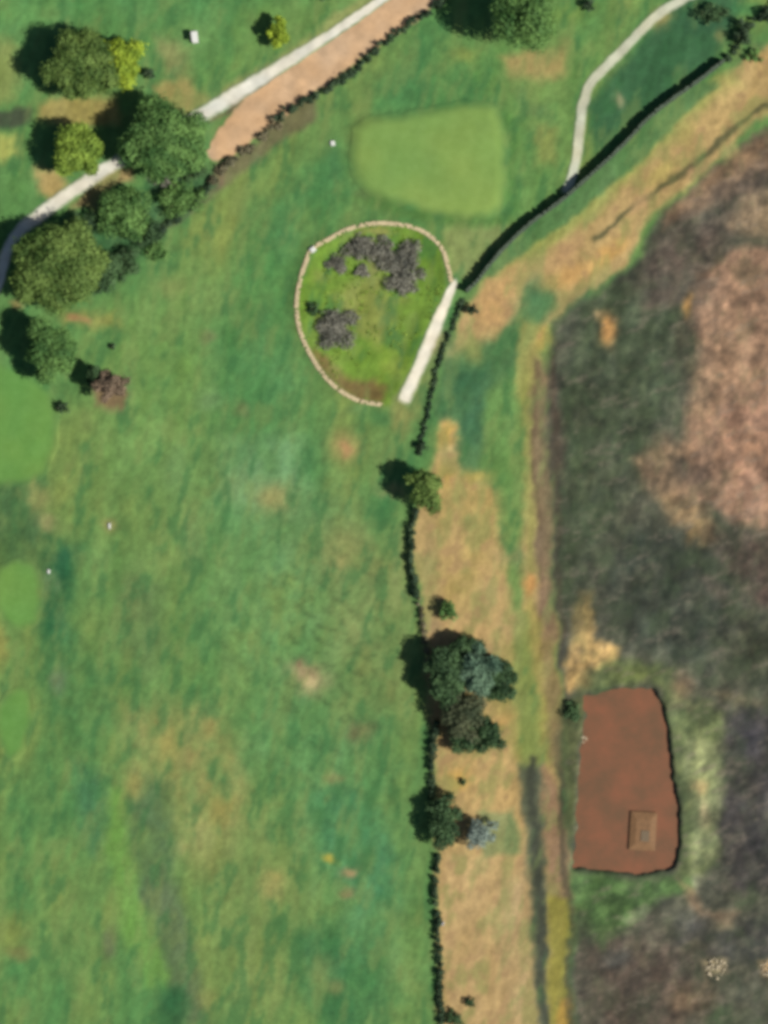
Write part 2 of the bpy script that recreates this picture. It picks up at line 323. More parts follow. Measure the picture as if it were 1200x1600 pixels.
def ground_colour(x, y):
    """albedo of turf and soil at each point (linear rgb)"""
    px = x / M + 600; py = 800 - y / M
    wx = px + 9 * fbm(px / 46, py / 46, 31, 3) + 3.5 * fbm(px / 11, py / 11, 32, 2)
    wy = py + 9 * fbm(px / 46, py / 46, 41, 3) + 3.5 * fbm(px / 11, py / 11, 42, 2)
    c = np.empty(px.shape + (3,)); c[:] = BASE
    # broad drift of turf tone, mown along the fairway
    sx = px * 0.97 + py * 0.20; sy = py * 0.97 - px * 0.20
    n1 = fbm(sx / 60, sy / 190, 51, 4)[..., None]
    n2 = fbm(sx / 24, sy / 70, 61, 3)[..., None]
    c += n1 * np.array([40, 12, 2]) + n2 * np.array([15, 11, 6])
    wear = (.92 + .75 * fbm(px / 26, py / 36, 211, 4, .6))[..., None]
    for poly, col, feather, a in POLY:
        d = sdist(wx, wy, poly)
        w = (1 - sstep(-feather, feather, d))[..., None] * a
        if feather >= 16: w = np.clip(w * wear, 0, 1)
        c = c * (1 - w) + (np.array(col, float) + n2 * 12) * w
    for bx, by, rx, ry, ang, col, a in BLOB:
        t = math.radians(ang); dx = wx - bx; dy = wy - by
        u = (dx * math.cos(t) + dy * math.sin(t)) / rx; v = (-dx * math.sin(t) + dy * math.cos(t)) / ry
        w = np.exp(-(u * u + v * v) ** 1.4)[..., None] * a
        c = c * (1 - w) + np.array(col, float) * w
    # turf is streaky, soil and stubble are cloddy
    field = (1 - sstep(-10, 10, sdist(px, py, POLY_FIELD)))[..., None]
    clod = fbm(px / 13, py / 13, 71, 4, .62)[..., None]
    big = fbm(px / 60, py / 60, 81, 3)[..., None]
    fine = fbm(sx / 7, sy / 15, 91, 3, .7)[..., None]
    lum = (1 - field) * (1 + .12 * fine + .10 * clod) + field * (1 + .34 * clod + .16 * big)
    c = c * lum + field * clod * np.array([5, 0, -3])
    patch = sstep(.05, .5, fbm(sx / 20, sy / 58, 101, 4, .6))[..., None] * (1 - field) * .42
    c = c * (1 - patch) + np.array([130, 148, 84.]) * patch
    rough = sstep(.10, .5, fbm(sx / 19, sy / 52, 111, 4, .6))[..., None] * (1 - field) * .52 * (1 - sstep(-22, 12, c[..., :1] - c[..., 1:2]))
    c = c * (1 - rough) + np.array([62, 112, 64.]) * rough
    dry = (1 - sstep(-6, 10, sdist(px, py, STRIP)))[..., None]
    dry = dry * sstep(0, 34, c[..., :1] - c[..., 1:2])
    weed = sstep(.02, .42, fbm(sx / 22, sy / 36, 141, 4))[..., None] * dry * .60
    c = c * (1 - weed) + np.array([138, 142, 82.]) * weed
    dust = sstep(.12, .5, fbm(px / 15, py / 15, 151, 4))[..., None] * dry * .55
    c = c * (1 - dust) + np.array([168, 136, 96.]) * dust
    # small dark tussocks lie in slanting rows on the middle fairway
    ru = px * .90 + py * .42; rv = py * .90 - px * .42
    reg = np.exp(-((px - 500) / 130) ** 2 - ((py - 1040) / 230) ** 2)[..., None]
    row = sstep(.15, .6, fbm(ru / 17, rv / 5.5, 161, 2))[..., None]
    c = c * (1 - .16 * row * reg)
    # grassy clods and pale dust on the field
    gr = sstep(.0, .45, fbm(px / 18, py / 24, 171, 4, .6))[..., None] * field * .26
    c = c + field * np.array([4, -1, -4.])
    blotch = fbm(px / 24, py / 24, 221, 5, .68)[..., None]
    c = c * (1 + .26 * field * blotch)
    olive = sstep(.05, .45, fbm(px / 38, py / 38, 231, 4, .6))[..., None] * field * sstep(-14, 4, c[..., 1:2] - c[..., :1]) * .4
    c = c * (1 - olive) + np.array([72, 86, 60.]) * olive
    c = c * (1 - gr) + (c * .55 + np.array([32, 44, 26.])) * gr
    fu = px * .94 - py * .34; fv = py * .94 + px * .34
    low = sstep(950, 1250, py)[..., None]
    tine = fbm(fu / 60, fv / 5.5, 181, 3, .6)[..., None] * low + fbm(px / 7, py / 30, 191, 3, .6)[..., None] * (1 - low)
    c = c * (1 + field * .09 * tine)
    pale = sstep(.22, .55, fbm(fu / 34, fv / 9, 201, 4, .65))[..., None] * field * .38
    c = c * (1 - pale) + np.array([140, 126, 110.]) * pale
    return np.clip(lin(np.clip(c, 4, 250)) / EXPO, .004, .8)

POLY_FIELD = [p for p in POLY if p[1] == (80, 86, 74)][0][0]

# ------------------------------------------------------------------ helpers
def add_attr(me, name, arr):
    a = me.color_attributes.new(name, 'FLOAT_COLOR', 'POINT')
    full = np.ones((len(me.vertices), 4), np.float32)
    full[:, :arr.shape[1]] = arr
    a.data.foreach_set('color', full.ravel())

def np_mesh(name, verts, faces, mats=None, smooth=False):
    verts = np.asarray(verts, np.float32); faces = np.asarray(faces, np.int32)
    me = bpy.data.meshes.new(name)
    k = faces.shape[1]
    me.vertices.add(len(verts)); me.vertices.foreach_set('co', verts.ravel())
    me.loops.add(faces.size); me.loops.foreach_set('vertex_index', faces.ravel())
    me.polygons.add(len(faces))
    me.polygons.foreach_set('loop_start', np.arange(0, faces.size, k, dtype=np.int32))
    me.polygons.foreach_set('loop_total', np.full(len(faces), k, np.int32))
    me.polygons.foreach_set('use_smooth', np.full(len(faces), smooth, bool))
    me.update(calc_edges=True)
    me.validate()
    for m in (mats or []):
        me.materials.append(m)
    return me

def link(name, me, parent=None, loc=None):
    o = bpy.data.objects.new(name, me)
    COL.objects.link(o)
    if parent is not None:
        o.parent = parent
    if loc is not None:
        o.location = loc
    return o

def thing(name, label, cat, loc, rz=0.0, group=None):
    o = bpy.data.objects.new(name, None)
    COL.objects.link(o)
    o.empty_display_size = 0.5
    o.location = loc; o.rotation_euler = (0, 0, rz)
    return tag(o, label, cat, group)

def tag(o, label=None, cat=None, group=None, kind=None):
    if label: o['label'] = label
    if cat: o['category'] = cat
    if group: o['group'] = group
    if kind: o['kind'] = kind
    return o

def bm_obj(name, bm, mat, parent=None, loc=None, smooth=False):
    me = bpy.data.meshes.new(name)
    bm.normal_update()
    bm.to_mesh(me); bm.free()
    if smooth:
        for p in me.polygons: p.use_smooth = True
    me.materials.append(mat)
    return link(name, me, parent, loc)

def box(bm, c, s, rot=None, bev=0.0):
    r = bmesh.ops.create_cube(bm, size=1.0)
    vs = r['verts']
    m = Matrix.Translation(c) @ (rot.to_matrix().to_4x4() if rot else Matrix()) @ Matrix.Diagonal((*s, 1))
    bmesh.ops.transform(bm, matrix=m, verts=vs)
    if bev:
        es = list({e for v in vs for e in v.link_edges})
        bmesh.ops.bevel(bm, geom=es, offset=bev, segments=2, affect='EDGES', profile=.6)

def tube(bm, pts, rads, seg=8, cap=True):
    rings = []
    n = len(pts)
    for i, (p, r) in enumerate(zip(pts, rads)):
        p = Vector(p)
        a = Vector(pts[max(i - 1, 0)]); b = Vector(pts[min(i + 1, n - 1)])
        t = (b - a).normalized()
        q = t.to_track_quat('Z', 'Y')
        rings.append([bm.verts.new(p + q @ Vector((math.cos(k * math.tau / seg) * r, math.sin(k * math.tau / seg) * r, 0))) for k in range(seg)])
    for A, B in zip(rings[:-1], rings[1:]):
        for k in range(seg):
            bm.faces.new((A[k], A[(k + 1) % seg], B[(k + 1) % seg], B[k]))
    if cap:
        bm.faces.new(rings[0][::-1]); bm.faces.new(rings[-1])

# ------------------------------------------------------------------ materials
def new_mat(name):
    m = bpy.data.materials.new(name); m.use_nodes = True
    nt = m.node_tree
    return m, nt, nt.nodes['Principled BSDF']

def ground_mat(name, col=None, amp=.16, scale=1.0, bump=.25, rough=.95):
    """turf or soil: attribute or plain colour, broken by fine noise and a little relief"""
    m, nt, b = new_mat(name)
    N = nt.nodes; L = nt.links
    b.inputs['Roughness'].default_value = rough
    b.inputs['Specular IOR Level'].default_value = .12
    tc = N.new('ShaderNodeNewGeometry')
    n1 = N.new('ShaderNodeTexNoise'); n1.inputs['Scale'].default_value = 1.3 * scale; n1.inputs['Detail'].default_value = 6; n1.inputs['Roughness'].default_value = .7
    n2 = N.new('ShaderNodeTexNoise'); n2.inputs['Scale'].default_value = 4.5 * scale; n2.inputs['Detail'].default_value = 4
    L.new(tc.outputs['Position'], n1.inputs['Vector']); L.new(tc.outputs['Position'], n2.inputs['Vector'])
    add = N.new('ShaderNodeMath'); add.operation = 'ADD'; L.new(n1.outputs[0], add.inputs[0]); L.new(n2.outputs[0], add.inputs[1])
    mr = N.new('ShaderNodeMapRange'); mr.inputs['From Min'].default_value = .6; mr.inputs['From Max'].default_value = 1.4
    mr.inputs['To Min'].default_value = 1 - amp; mr.inputs['To Max'].default_value = 1 + amp
    L.new(add.outputs[0], mr.inputs['Value'])
    if col is None:
        src = N.new('ShaderNodeAttribute'); src.attribute_name = 'albedo'; c = src.outputs['Color']
    else:
        src = N.new('ShaderNodeRGB'); src.outputs[0].default_value = alb4(col); c = src.outputs[0]
    mul = N.new('ShaderNodeVectorMath'); mul.operation = 'SCALE'
    L.new(c, mul.inputs[0]); L.new(mr.outputs[0], mul.inputs['Scale'])
    L.new(mul.outputs[0], b.inputs['Base Color'])
    bp = N.new('ShaderNodeBump'); bp.inputs['Strength'].default_value = bump; bp.inputs['Distance'].default_value = .12
    L.new(add.outputs[0], bp.inputs['Height']); L.new(bp.outputs[0], b.inputs['Normal'])
    return m

def leaf_mat(name, dark, light, trans=.10):
    m, nt, b = new_mat(name)
    N = nt.nodes; L = nt.links
    at = N.new('ShaderNodeAttribute'); at.attribute_name = 'leaf'
    mix = N.new('ShaderNodeMix'); mix.data_type = 'RGBA'
    sep = N.new('ShaderNodeSeparateColor'); L.new(at.outputs['Color'], sep.inputs[0])
    L.new(sep.outputs[0], mix.inputs[0])
    mix.inputs[6].default_value = (*dark, 1); mix.inputs[7].default_value = (*light, 1)
    L.new(mix.outputs[2], b.inputs['Base Color'])
    b.inputs['Roughness'].default_value = .7; b.inputs['Specular IOR Level'].default_value = .2
    tr = N.new('ShaderNodeBsdfTranslucent'); L.new(mix.outputs[2], tr.inputs['Color'])
    ms = N.new('ShaderNodeMixShader'); ms.inputs[0].default_value = trans
    L.new(b.outputs[0], ms.inputs[1]); L.new(tr.outputs[0], ms.inputs[2])
    L.new(ms.outputs[0], N['Material Output'].inputs[0])
    return m

def plain_mat(name, col, rough=.6, amp=.12, scale=3.0, metal=0.0, bump=.1):
    m = ground_mat(name, col, amp, scale, bump, rough)
    m.node_tree.nodes['Principled BSDF'].inputs['Metallic'].default_value = metal
    m.node_tree.nodes['Principled BSDF'].inputs['Specular IOR Level'].default_value = .3
    return m

MAT = {
 'ground': ground_mat('turf_and_soil', None, .24),
 'bark': plain_mat('bark', (110, 92, 74), .9, .3, 4),
 'twig': plain_mat('twigs', (128, 124, 104), .9, .3, 4),
 'dirt': ground_mat('road_dirt', None, .13, .8, .2),
 'concrete': ground_mat('pale_concrete', None, .10, 1.2, .1, .85),
 'gravel': ground_mat('pale_gravel_path', None, .13, 1.5, .2, .9),
 'greenturf': ground_mat('putting_turf', None, .05, .5, .05),
 'teeturf': ground_mat('tee_turf', None, .09, .6, .08),
 'stone': ground_mat('pale_stone', (222, 202, 160), .25, 1.5, .3, .9),
 'wallstone': ground_mat('weathered_stone', (88, 100, 84), .25, 1.5, .3, .9),
 'white': plain_mat('white_paint', (238, 238, 228), .4, .04),
 'ochre': plain_mat('ochre_boards', (134, 98, 62), .8, .35, 1.2),
 'darkwood': plain_mat('dark_timber', (96, 80, 58), .8, .2, 3),
 'greysheet': plain_mat('grey_sheet', (116, 98, 72), .7, .15, 3),
 'rubber': plain_mat('black_rubber', (40, 40, 42), .8, .1),
 'metal': plain_mat('grey_metal', (150, 152, 155), .4, .05, 3, .8),
 'seat': plain_mat('beige_vinyl', (190, 175, 140), .6, .05),
 'palestone': plain_mat('chalk_rubble', (226, 208, 172), .9, .2, 3),
}
TONE = {'dirt': (210, 174, 134), 'concrete': (232, 226, 206), 'gravel': (204, 204, 176), 'greenturf': (131, 162, 82), 'teeturf': (108, 152, 73)}
# muddy water
m, nt, b = new_mat('muddy_water')
tx = nt.nodes.new('ShaderNodeTexNoise'); tx.inputs['Scale'].default_value = .22; tx.inputs['Detail'].default_value = 7; tx.inputs['Roughness'].default_value = .65
gp = nt.nodes.new('ShaderNodeNewGeometry'); nt.links.new(gp.outputs['Position'], tx.inputs['Vector'])
rp = nt.nodes.new('ShaderNodeValToRGB')
rp.color_ramp.elements[0].position = .36; rp.color_ramp.elements[0].color = alb4((116, 86, 60))
rp.color_ramp.elements[1].position = .66; rp.color_ramp.elements[1].color = alb4((142, 92, 64))
nt.links.new(tx.outputs[0], rp.inputs[0]); nt.links.new(rp.outputs[0], b.inputs['Base Color'])
b.inputs['Roughness'].default_value = .35; b.inputs['Specular IOR Level'].default_value = .25
MAT['mud'] = m

LEAF = {   # dark leaf, light leaf albedo
 'olive':  leaf_mat('leaves_olive', (0.026, 0.06, 0.01), (0.12, 0.185, 0.042)),
 'dark':   leaf_mat('leaves_dark', (0.015, 0.038, 0.014), (0.056, 0.108, 0.04)),
 'lime':   leaf_mat('leaves_lime', (0.1, 0.16, 0.012), (0.26, 0.34, 0.03)),
 'yellow': leaf_mat('leaves_yellow', (0.075, 0.13, 0.016), (0.2, 0.29, 0.042)),
 'mid':    leaf_mat('leaves_mid', (0.028, 0.078, 0.018), (0.108, 0.205, 0.052)),
 'bluish': leaf_mat('leaves_bluish', (0.04, 0.082, 0.052), (0.11, 0.18, 0.11)),
 'brown':  leaf_mat('leaves_brown', (0.026, 0.04, 0.018), (0.085, 0.096, 0.048)),
 'hedge':  leaf_mat('leaves_hedge', (0.012, 0.028, 0.014), (0.04, 0.07, 0.032)),
 'dry':    leaf_mat('leaves_dry', (0.06, 0.062, 0.035), (0.15, 0.13, 0.075)),
 'copper': leaf_mat('leaves_copper', (.070, .055, .036), (.19, .135, .090)),
 'slate':  leaf_mat('leaves_slate', (0.095, 0.135, 0.11), (0.18, 0.225, 0.19)),
 'grey':   leaf_mat('leaves_grey', (0.085, 0.088, 0.07), (0.19, 0.185, 0.145)),
 'tuft':   leaf_mat('leaves_tuft',   (.030, .055, .022), (.090, .120, .045)),
 'straw':  leaf_mat('leaves_straw',  (.130, .100, .045), (.330, .240, .110)),
}


# ------------------------------------------------------------------ the ground sheet
def axis(half):
    a = list(np.arange(-half, half + .001, .4))
    step = .6; v = half
    out = []
    while v < 3500:
        v += step; step *= 1.22; out.append(v)
    return np.array([-q for q in out[::-1]] + a + out)

def build_ground():
    xs = axis(84.0); ys = axis(106.0)
    X, Y = np.meshgrid(xs, ys)
    Z = height(X, Y)
    px = X / M + 600; py = 800 - Y / M
    fld = (1 - sstep(-8, 8, sdist(px, py, POLY_FIELD))) * sstep(4, 14, sdist(px, py, POND))
    dry = (1 - sstep(-8, 8, sdist(px, py, STRIP)))
    Z = Z + (.14 * fld + .07 * dry + .022) * fbm(X / 1.9, Y / 1.9, 121, 3, .6) + .10 * fld * fbm(X / 6, Y / 6, 131, 2)
    nx, ny = len(xs), len(ys)
    idx = np.arange(nx * ny).reshape(ny, nx)
    f = np.stack([idx[:-1, :-1], idx[:-1, 1:], idx[1:, 1:], idx[1:, :-1]], -1).reshape(-1, 4)
    v = np.stack([X, Y, Z], -1).reshape(-1, 3)
    me = np_mesh('ground', v, f, [MAT['ground']], True)
    add_attr(me, 'albedo', ground_colour(X, Y).reshape(-1, 3))
    tag(link('ground', me), kind='structure')

build_ground()

# ------------------------------------------------------------------ sheets laid on the ground: roads, paths, greens
def smooth_line(pts, step=4.0):
    """Catmull-Rom through photo-pixel points, resampled"""
    P = [np.array(p, float) for p in pts]
    P = [2 * P[0] - P[1]] + P + [2 * P[-1] - P[-2]]
    out = []
    for i in range(1, len(P) - 2):
        p0, p1, p2, p3 = P[i - 1:i + 3]
        n = max(2, int(np.linalg.norm((p2 - p1)[:2]) / step))
        for k in range(n):
            t = k / n
            out.append(.5 * ((2 * p1) + (-p0 + p2) * t + (2 * p0 - 5 * p1 + 4 * p2 - p3) * t * t + (-p0 + 3 * p1 - 3 * p2 + p3) * t ** 3))
    out.append(P[-2])
    return np.array(out)

def ribbon(name, pts, tone, lift=.05, wob=1.5, seed=1, across=12, soft=.30):
    """pts: (x, y, width) in photo pixels; a sheet with slightly uneven edges that follows the ground"""
    c = smooth_line(pts)
    d = np.gradient(c[:, :2], axis=0); d /= np.linalg.norm(d, axis=1)[:, None]
    nrm = np.stack([-d[:, 1], d[:, 0]], -1)
    s = np.arange(len(c)) * 4.0
    wl = c[:, 2] / 2 + wob * fbm(s / 14, s * 0 + .5, seed, 3) ; wr = c[:, 2] / 2 + wob * fbm(s / 14, s * 0 + 9.5, seed + 3, 3)
    rows = []
    T = np.linspace(0, 1, across + 1)
    for t in T:
        o = (-wl + (wl + wr) * t) * (1 + soft * .5)
        rows.append(c[:, :2] + nrm * o[:, None])
    R = np.stack(rows, 1)
    x = (R[..., 0] - 600) * M; y = (800 - R[..., 1]) * M
    z = height(x, y) + lift
    z[:, 0] -= lift + .05; z[:, -1] -= lift + .05
    n, k = x.shape
    idx = np.arange(n * k).reshape(n, k)
    f = np.stack([idx[:-1, :-1], idx[1:, :-1], idx[1:, 1:], idx[:-1, 1:]], -1).reshape(-1, 4)
    me = np_mesh(name, np.stack([x, y, z], -1).reshape(-1, 3), f, [MAT[tone]], True)
    px = R[..., 0]; py = R[..., 1]
    worn = fbm(px / 9, py / 9, seed + 40, 3, .6)
    ends = sstep(0, 3, np.minimum(np.arange(len(c)), len(c) - 1 - np.arange(len(c))))[:, None]
    w = sstep(0, soft, np.minimum(T, 1 - T)[None, :] * ends + .10 * soft * worn * 2.6)[..., None]
    surf = np.array(TONE[tone], float) * (1 + .11 * fbm(px / 16, py / 16, seed + 50, 3))[..., None] + fbm(px / 40, py / 40, seed + 60, 2)[..., None] * np.array([4, -2, -8.])
    add_attr(me, 'albedo', (ground_colour(x, y) * (1 - w) + np.clip(lin(surf) / EXPO, 0, .8) * w).reshape(-1, 3))
    return tag(link(name, me), kind='structure')

def sheet(name, poly, tone, lift, wob=2.0, seed=1, rings=40, level=None, soft=9.0):
    """closed turf or water sheet with a softly uneven edge"""
    P = smooth_line(list(poly) + [poly[0]], 6.0)[:-1] if level is None else np.array(poly, float)
    c = P.mean(0)
    if level is None: P = c + (P - c) * (1 + soft * .45 / np.linalg.norm(P - c, axis=1)[:, None])
    s = np.arange(len(P))
    dirs = P - c; ln = np.linalg.norm(dirs, axis=1)[:, None]
    P = P + dirs / ln * (wob * fbm(s / 3.0, s * 0 + .3, seed, 3))[:, None]
    V = [c]; F = []
    n = len(P)
    for r in range(1, rings + 1):
        V += list(c + (P - c) * r / rings)
    V = np.array(V)
    x = (V[:, 0] - 600) * M; y = (800 - V[:, 1]) * M
    z = height(x, y) + lift if level is None else np.full(x.shape, level)
    if level is None: z[-n:] -= lift + .06
    bm = bmesh.new()
    vs = [bm.verts.new((x[i], y[i], z[i])) for i in range(len(V))]
    for i in range(n):
        j = (i + 1) % n
        bm.faces.new((vs[0], vs[1 + j], vs[1 + i]))
        for r in range(rings - 1):
            a = 1 + r * n; b2 = 1 + (r + 1) * n
            bm.faces.new((vs[a + i], vs[a + j], vs[b2 + j], vs[b2 + i]))
    for f in bm.faces:
        if f.normal.z < 0: f.normal_flip()
    bmesh.ops.recalc_face_normals(bm, faces=bm.faces)
    o = bm_obj(name, bm, MAT[tone], smooth=True)
    if level is None:
        px, py = V[:, 0], V[:, 1]
        w = sstep(0, soft, -sdist(px, py, [tuple(q) for q in P]) + 2.5 * fbm(px / 12, py / 12, seed + 9, 3))[:, None]
        surf = np.array(TONE[tone], float) * (1 + .035 * fbm(px / 50, py / 30, seed + 50, 3))[:, None] + fbm(px / 70, py / 70, seed + 60, 2)[:, None] * np.array([9, 3, 0.]) + np.tanh(3 * np.sin((px * .97 + py * .24) / 5.0))[:, None] * np.array([1.2, 1.3, .8]) + fbm(px / 9, py / 9, seed + 70, 3)[:, None] * 5
        add_attr(o.data, 'albedo', ground_colour(x, y) * (1 - w) + np.clip(lin(surf) / EXPO, 0, .8) * w)
    if o.data.polygons[0].normal.z < 0: o.data.flip_normals()
    return tag(o, kind='structure')

ribbon('dirt_road', [(980, -230, 66), (752, -82, 66), (636, 3, 66), (558, 61, 64), (482, 117, 64), (412, 170, 62), (352, 224, 46), (330, 252, 20)], 'dirt', .05, 6, 3, 24, soft=.12)
ribbon('cart_path', [(935, -225, 14), (720, -78, 14), (610, -10, 15), (560, 26, 16), (500, 66, 18), (440, 104, 22), (370, 148, 25), (300, 190, 24), (235, 225, 20),
                     (172, 262, 22), (110, 302, 24), (62, 338, 24), (34, 360, 22), (12, 392, 18), (4, 420, 20), (-4, 450, 16), (-40, 520, 16)], 'concrete', .10, 1.6, 7)
ribbon('gravel_path', [(1420, -90, 15), (1190, -40, 15), (1110, -16, 15), (1062, 2, 17), (1020, 30, 17), (985, 66, 16), (955, 96, 17), (925, 128, 17), (910, 165, 18), (905, 205, 17),
                       (900, 250, 17), (893, 280, 17), (880, 306, 17)], 'gravel', .07, 1.2, 11)
ribbon('concrete_strip', [(713, 434, 7), (702, 460, 16), (685, 500, 21), (669, 540, 22), (652, 580, 21), (637, 612, 23), (628, 632, 22)], 'concrete', .10, 1.2, 15)
sheet('putting_green', GREEN, 'greenturf', .05, 4, 21, soft=22)
sheet('tee_box', TEE_LEFT, 'teeturf', .05, 3, 22, soft=20)
sheet('tee_box', TEE_SQUARE, 'teeturf', .05, 4, 23, soft=16)
sheet('tee_box', TEE_LOW, 'teeturf', .05, 4, 24, soft=16)
pond_c = PX(980, 1220)
POND_Z = hz(*pond_c) + .74
sheet('muddy_pond', [(980 + (x - 980) * 1.10, 1220 + (y - 1220) * 1.05) for x, y in POND], 'mud', 0, 1, 25, 6, level=POND_Z)

# ------------------------------------------------------------------ plants
def leaf_cards(rng, pos, nrm, size, elong=1.5):
    """one leaf spray per point: a bent diamond, normal near nrm"""
    n = len(pos)
    nrm = nrm / np.maximum(np.linalg.norm(nrm, axis=1), 1e-6)[:, None]
    r = rng.normal(size=(n, 3))
    t = np.cross(nrm, r); t /= np.maximum(np.linalg.norm(t, axis=1), 1e-6)[:, None]
    b = np.cross(nrm, t)
    s = size[:, None]
    v = np.stack([pos - t * s * elong * .5 - nrm * s * .12, pos - b * s * .5, pos + t * s * elong * .5 - nrm * s * .12, pos + b * s * .5], 1).reshape(-1, 3)
    return v, np.arange(4 * n).reshape(n, 4)

def foliage_mesh(name, lobes, density, size, mat, seed, inner=.45, zmin=.05):
    """sprays of leaves through a set of ellipsoid lobes"""
    rng = np.random.default_rng(seed)
    P = []; Nn = []; S = []; A = []
    for (cx, cy, cz, rx, ry, rz) in lobes:
        area = 4 * math.pi * ((rx * ry) ** 1.6 / 3 + (rx * rz) ** 1.6 / 3 + (ry * rz) ** 1.6 / 3) ** (1 / 1.6)
        n = max(12, int(area * density))
        d = rng.normal(size=(n, 3)); d /= np.linalg.norm(d, axis=1)[:, None]
        rad = inner + (1 - inner) * rng.random(n) ** .5
        rad *= 1 + .16 * rng.normal(size=n)
        p = d * rad[:, None] * np.array([rx, ry, rz]) + np.array([cx, cy, cz])
        ok = p[:, 2] > zmin
        p, d = p[ok], d[ok]
        P.append(p); Nn.append(d + rng.normal(size=d.shape) * .55 + np.array([0, 0, .25]))
        S.append(size * rng.uniform(.6, 1.35, len(p)))
        tone = rng.uniform(.15, .85)
        clump = fbm(p[:, 0] / 1.5 + p[:, 2] * .6 + seed, p[:, 1] / 1.5 - p[:, 2] * .4, seed, 3)
        A.append(np.clip(tone * .35 + .26 * rng.random(len(p)) + .20 + .75 * clump, 0, 1))
    P = np.concatenate(P); Nn = np.concatenate(Nn); S = np.concatenate(S); A = np.concatenate(A)
    v, f = leaf_cards(rng, P, Nn, S)
    me = np_mesh(name, v, f, [mat])
    add_attr(me, 'leaf', np.repeat(A, 4)[:, None])
    return me

def crown_lobes(rng, rx, ry, z0, z1, n, rot=0.0, ragged=.18):
    """lobes arranged as a domed crown"""
    L = []
    H = z1 - z0
    for i in range(n):
        a = i * 2.39996 + rng.uniform(-.3, .3)
        q = math.sqrt((i + .5) / n)
        lr = rng.uniform(.30, .46) * (1.05 - .25 * q)
        ext = max(0.0, 1 - lr * .9) * q * (1 + rng.uniform(-ragged, ragged))
        ux, uy = math.cos(a) * ext * rx, math.sin(a) * ext * ry
        x = ux * math.cos(rot) - uy * math.sin(rot); y = ux * math.sin(rot) + uy * math.cos(rot)
        z = z0 + H * (.34 + .40 * math.sqrt(max(0, 1 - q * q)) + rng.uniform(-.10, .10))
        m = (rx + ry) / 2 * lr
        L.append((x, y, z, m * rng.uniform(.85, 1.15), m * rng.uniform(.85, 1.15), min(m * .95, H * .36)))
    L.append((0, 0, z0 + H * .45, rx * .5, ry * .5, H * .33))
    return L

def trunk_bm(rng, h, r, lobes, nl=6):
    bm = bmesh.new()
    lean = (rng.uniform(-.05, .05) * h, rng.uniform(-.05, .05) * h)
    pts = [(lean[0] * t * t, lean[1] * t * t, -0.25 + (h + .25) * t) for t in (0, .12, .3, .55, .8, 1)]
    tube(bm, pts, [r * 1.5, r * 1.1, r * .95, r * .75, r * .5, r * .25], 9)
    ls = sorted(lobes[:-1], key=lambda q: -math.hypot(q[0], q[1]))[:nl]
    for l in ls:
        t0 = rng.uniform(.45, .8)
        s = Vector((lean[0] * t0 * t0, lean[1] * t0 * t0, h * t0))
        e = Vector((l[0], l[1], l[2]))
        mid = s.lerp(e, .5) + Vector((0, 0, -.04 * h))
        tube(bm, [s, mid, e], [r * .45, r * .3, r * .1], 6)
    return bm

def place(px, py, hc):
    """ground point under something seen at a photo point and standing hc metres up"""
    x, y = PX(px, py)
    k = 1 - hc / CAM_H
    return x * k, y * k

def tree(px, py, rxp, ryp, h, kind, label, name='tree', cat='tree', seed=1, clear=.28, rot=0.0, n=13, density=34, leaf=.26, inner=.45, group=None, ragged=.18):
    rng = random.Random(seed)
    rx, ry = rxp * M * 1.08, ryp * M * 1.08
    x, y = place(px, py, h * .55)
    t = thing(name, label, cat, (x, y, hz(x, y)), 0, group)
    lb = crown_lobes(rng, rx, ry, h * clear, h, n, rot, ragged)
    bm_obj('trunk', trunk_bm(rng, h * .72, .035 * h + .03 * min(rx, ry), lb), MAT['bark'], t, smooth=True)
    link('crown', foliage_mesh('crown', lb, density, leaf, LEAF[kind], seed, inner), t)
    return t

def shrub(px, py, rxp, ryp, h, kind, label, name='shrub', cat='shrub', seed=1, n=7, density=13, leaf=.24, twig=False, rot=0.0, group=None):
    rng = random.Random(seed)
    rx, ry = rxp * M, ryp * M
    x, y = place(px, py, h * .5)
    t = thing(name, label, cat, (x, y, hz(x, y)), 0, group)
    lb = crown_lobes(rng, rx, ry, -.12 * h, h, n, rot, .25)
    bm = bmesh.new()
    ends = [(l[0], l[1], l[2]) for l in lb] + [(l[0] + rng.uniform(-.3, .3), l[1] + rng.uniform(-.3, .3), l[2] + l[5] * .9) for l in lb]
    if twig:
        ends += [(l[0] + rng.gauss(0, .5) * l[3], l[1] + rng.gauss(0, .5) * l[4], l[2] + l[5] * rng.uniform(.6, 1.2)) for l in lb for _ in range(7)]
    for e in ends:
        s = (0, 0, -.15)
        mid = (e[0] * .45 + rng.uniform(-.1, .1), e[1] * .45 + rng.uniform(-.1, .1), e[2] * .55)
        tube(bm, [s, (0, 0, -.05), mid, e], [.05, .05, .035, .012], 5)
    bmesh.ops.remove_doubles(bm, verts=bm.verts, dist=.012)
    bm_obj('stems', bm, MAT['twig' if twig else 'bark'], t)
    link('foliage', foliage_mesh('foliage', lb, density, leaf, LEAF[kind], seed, .5), t)
    return t

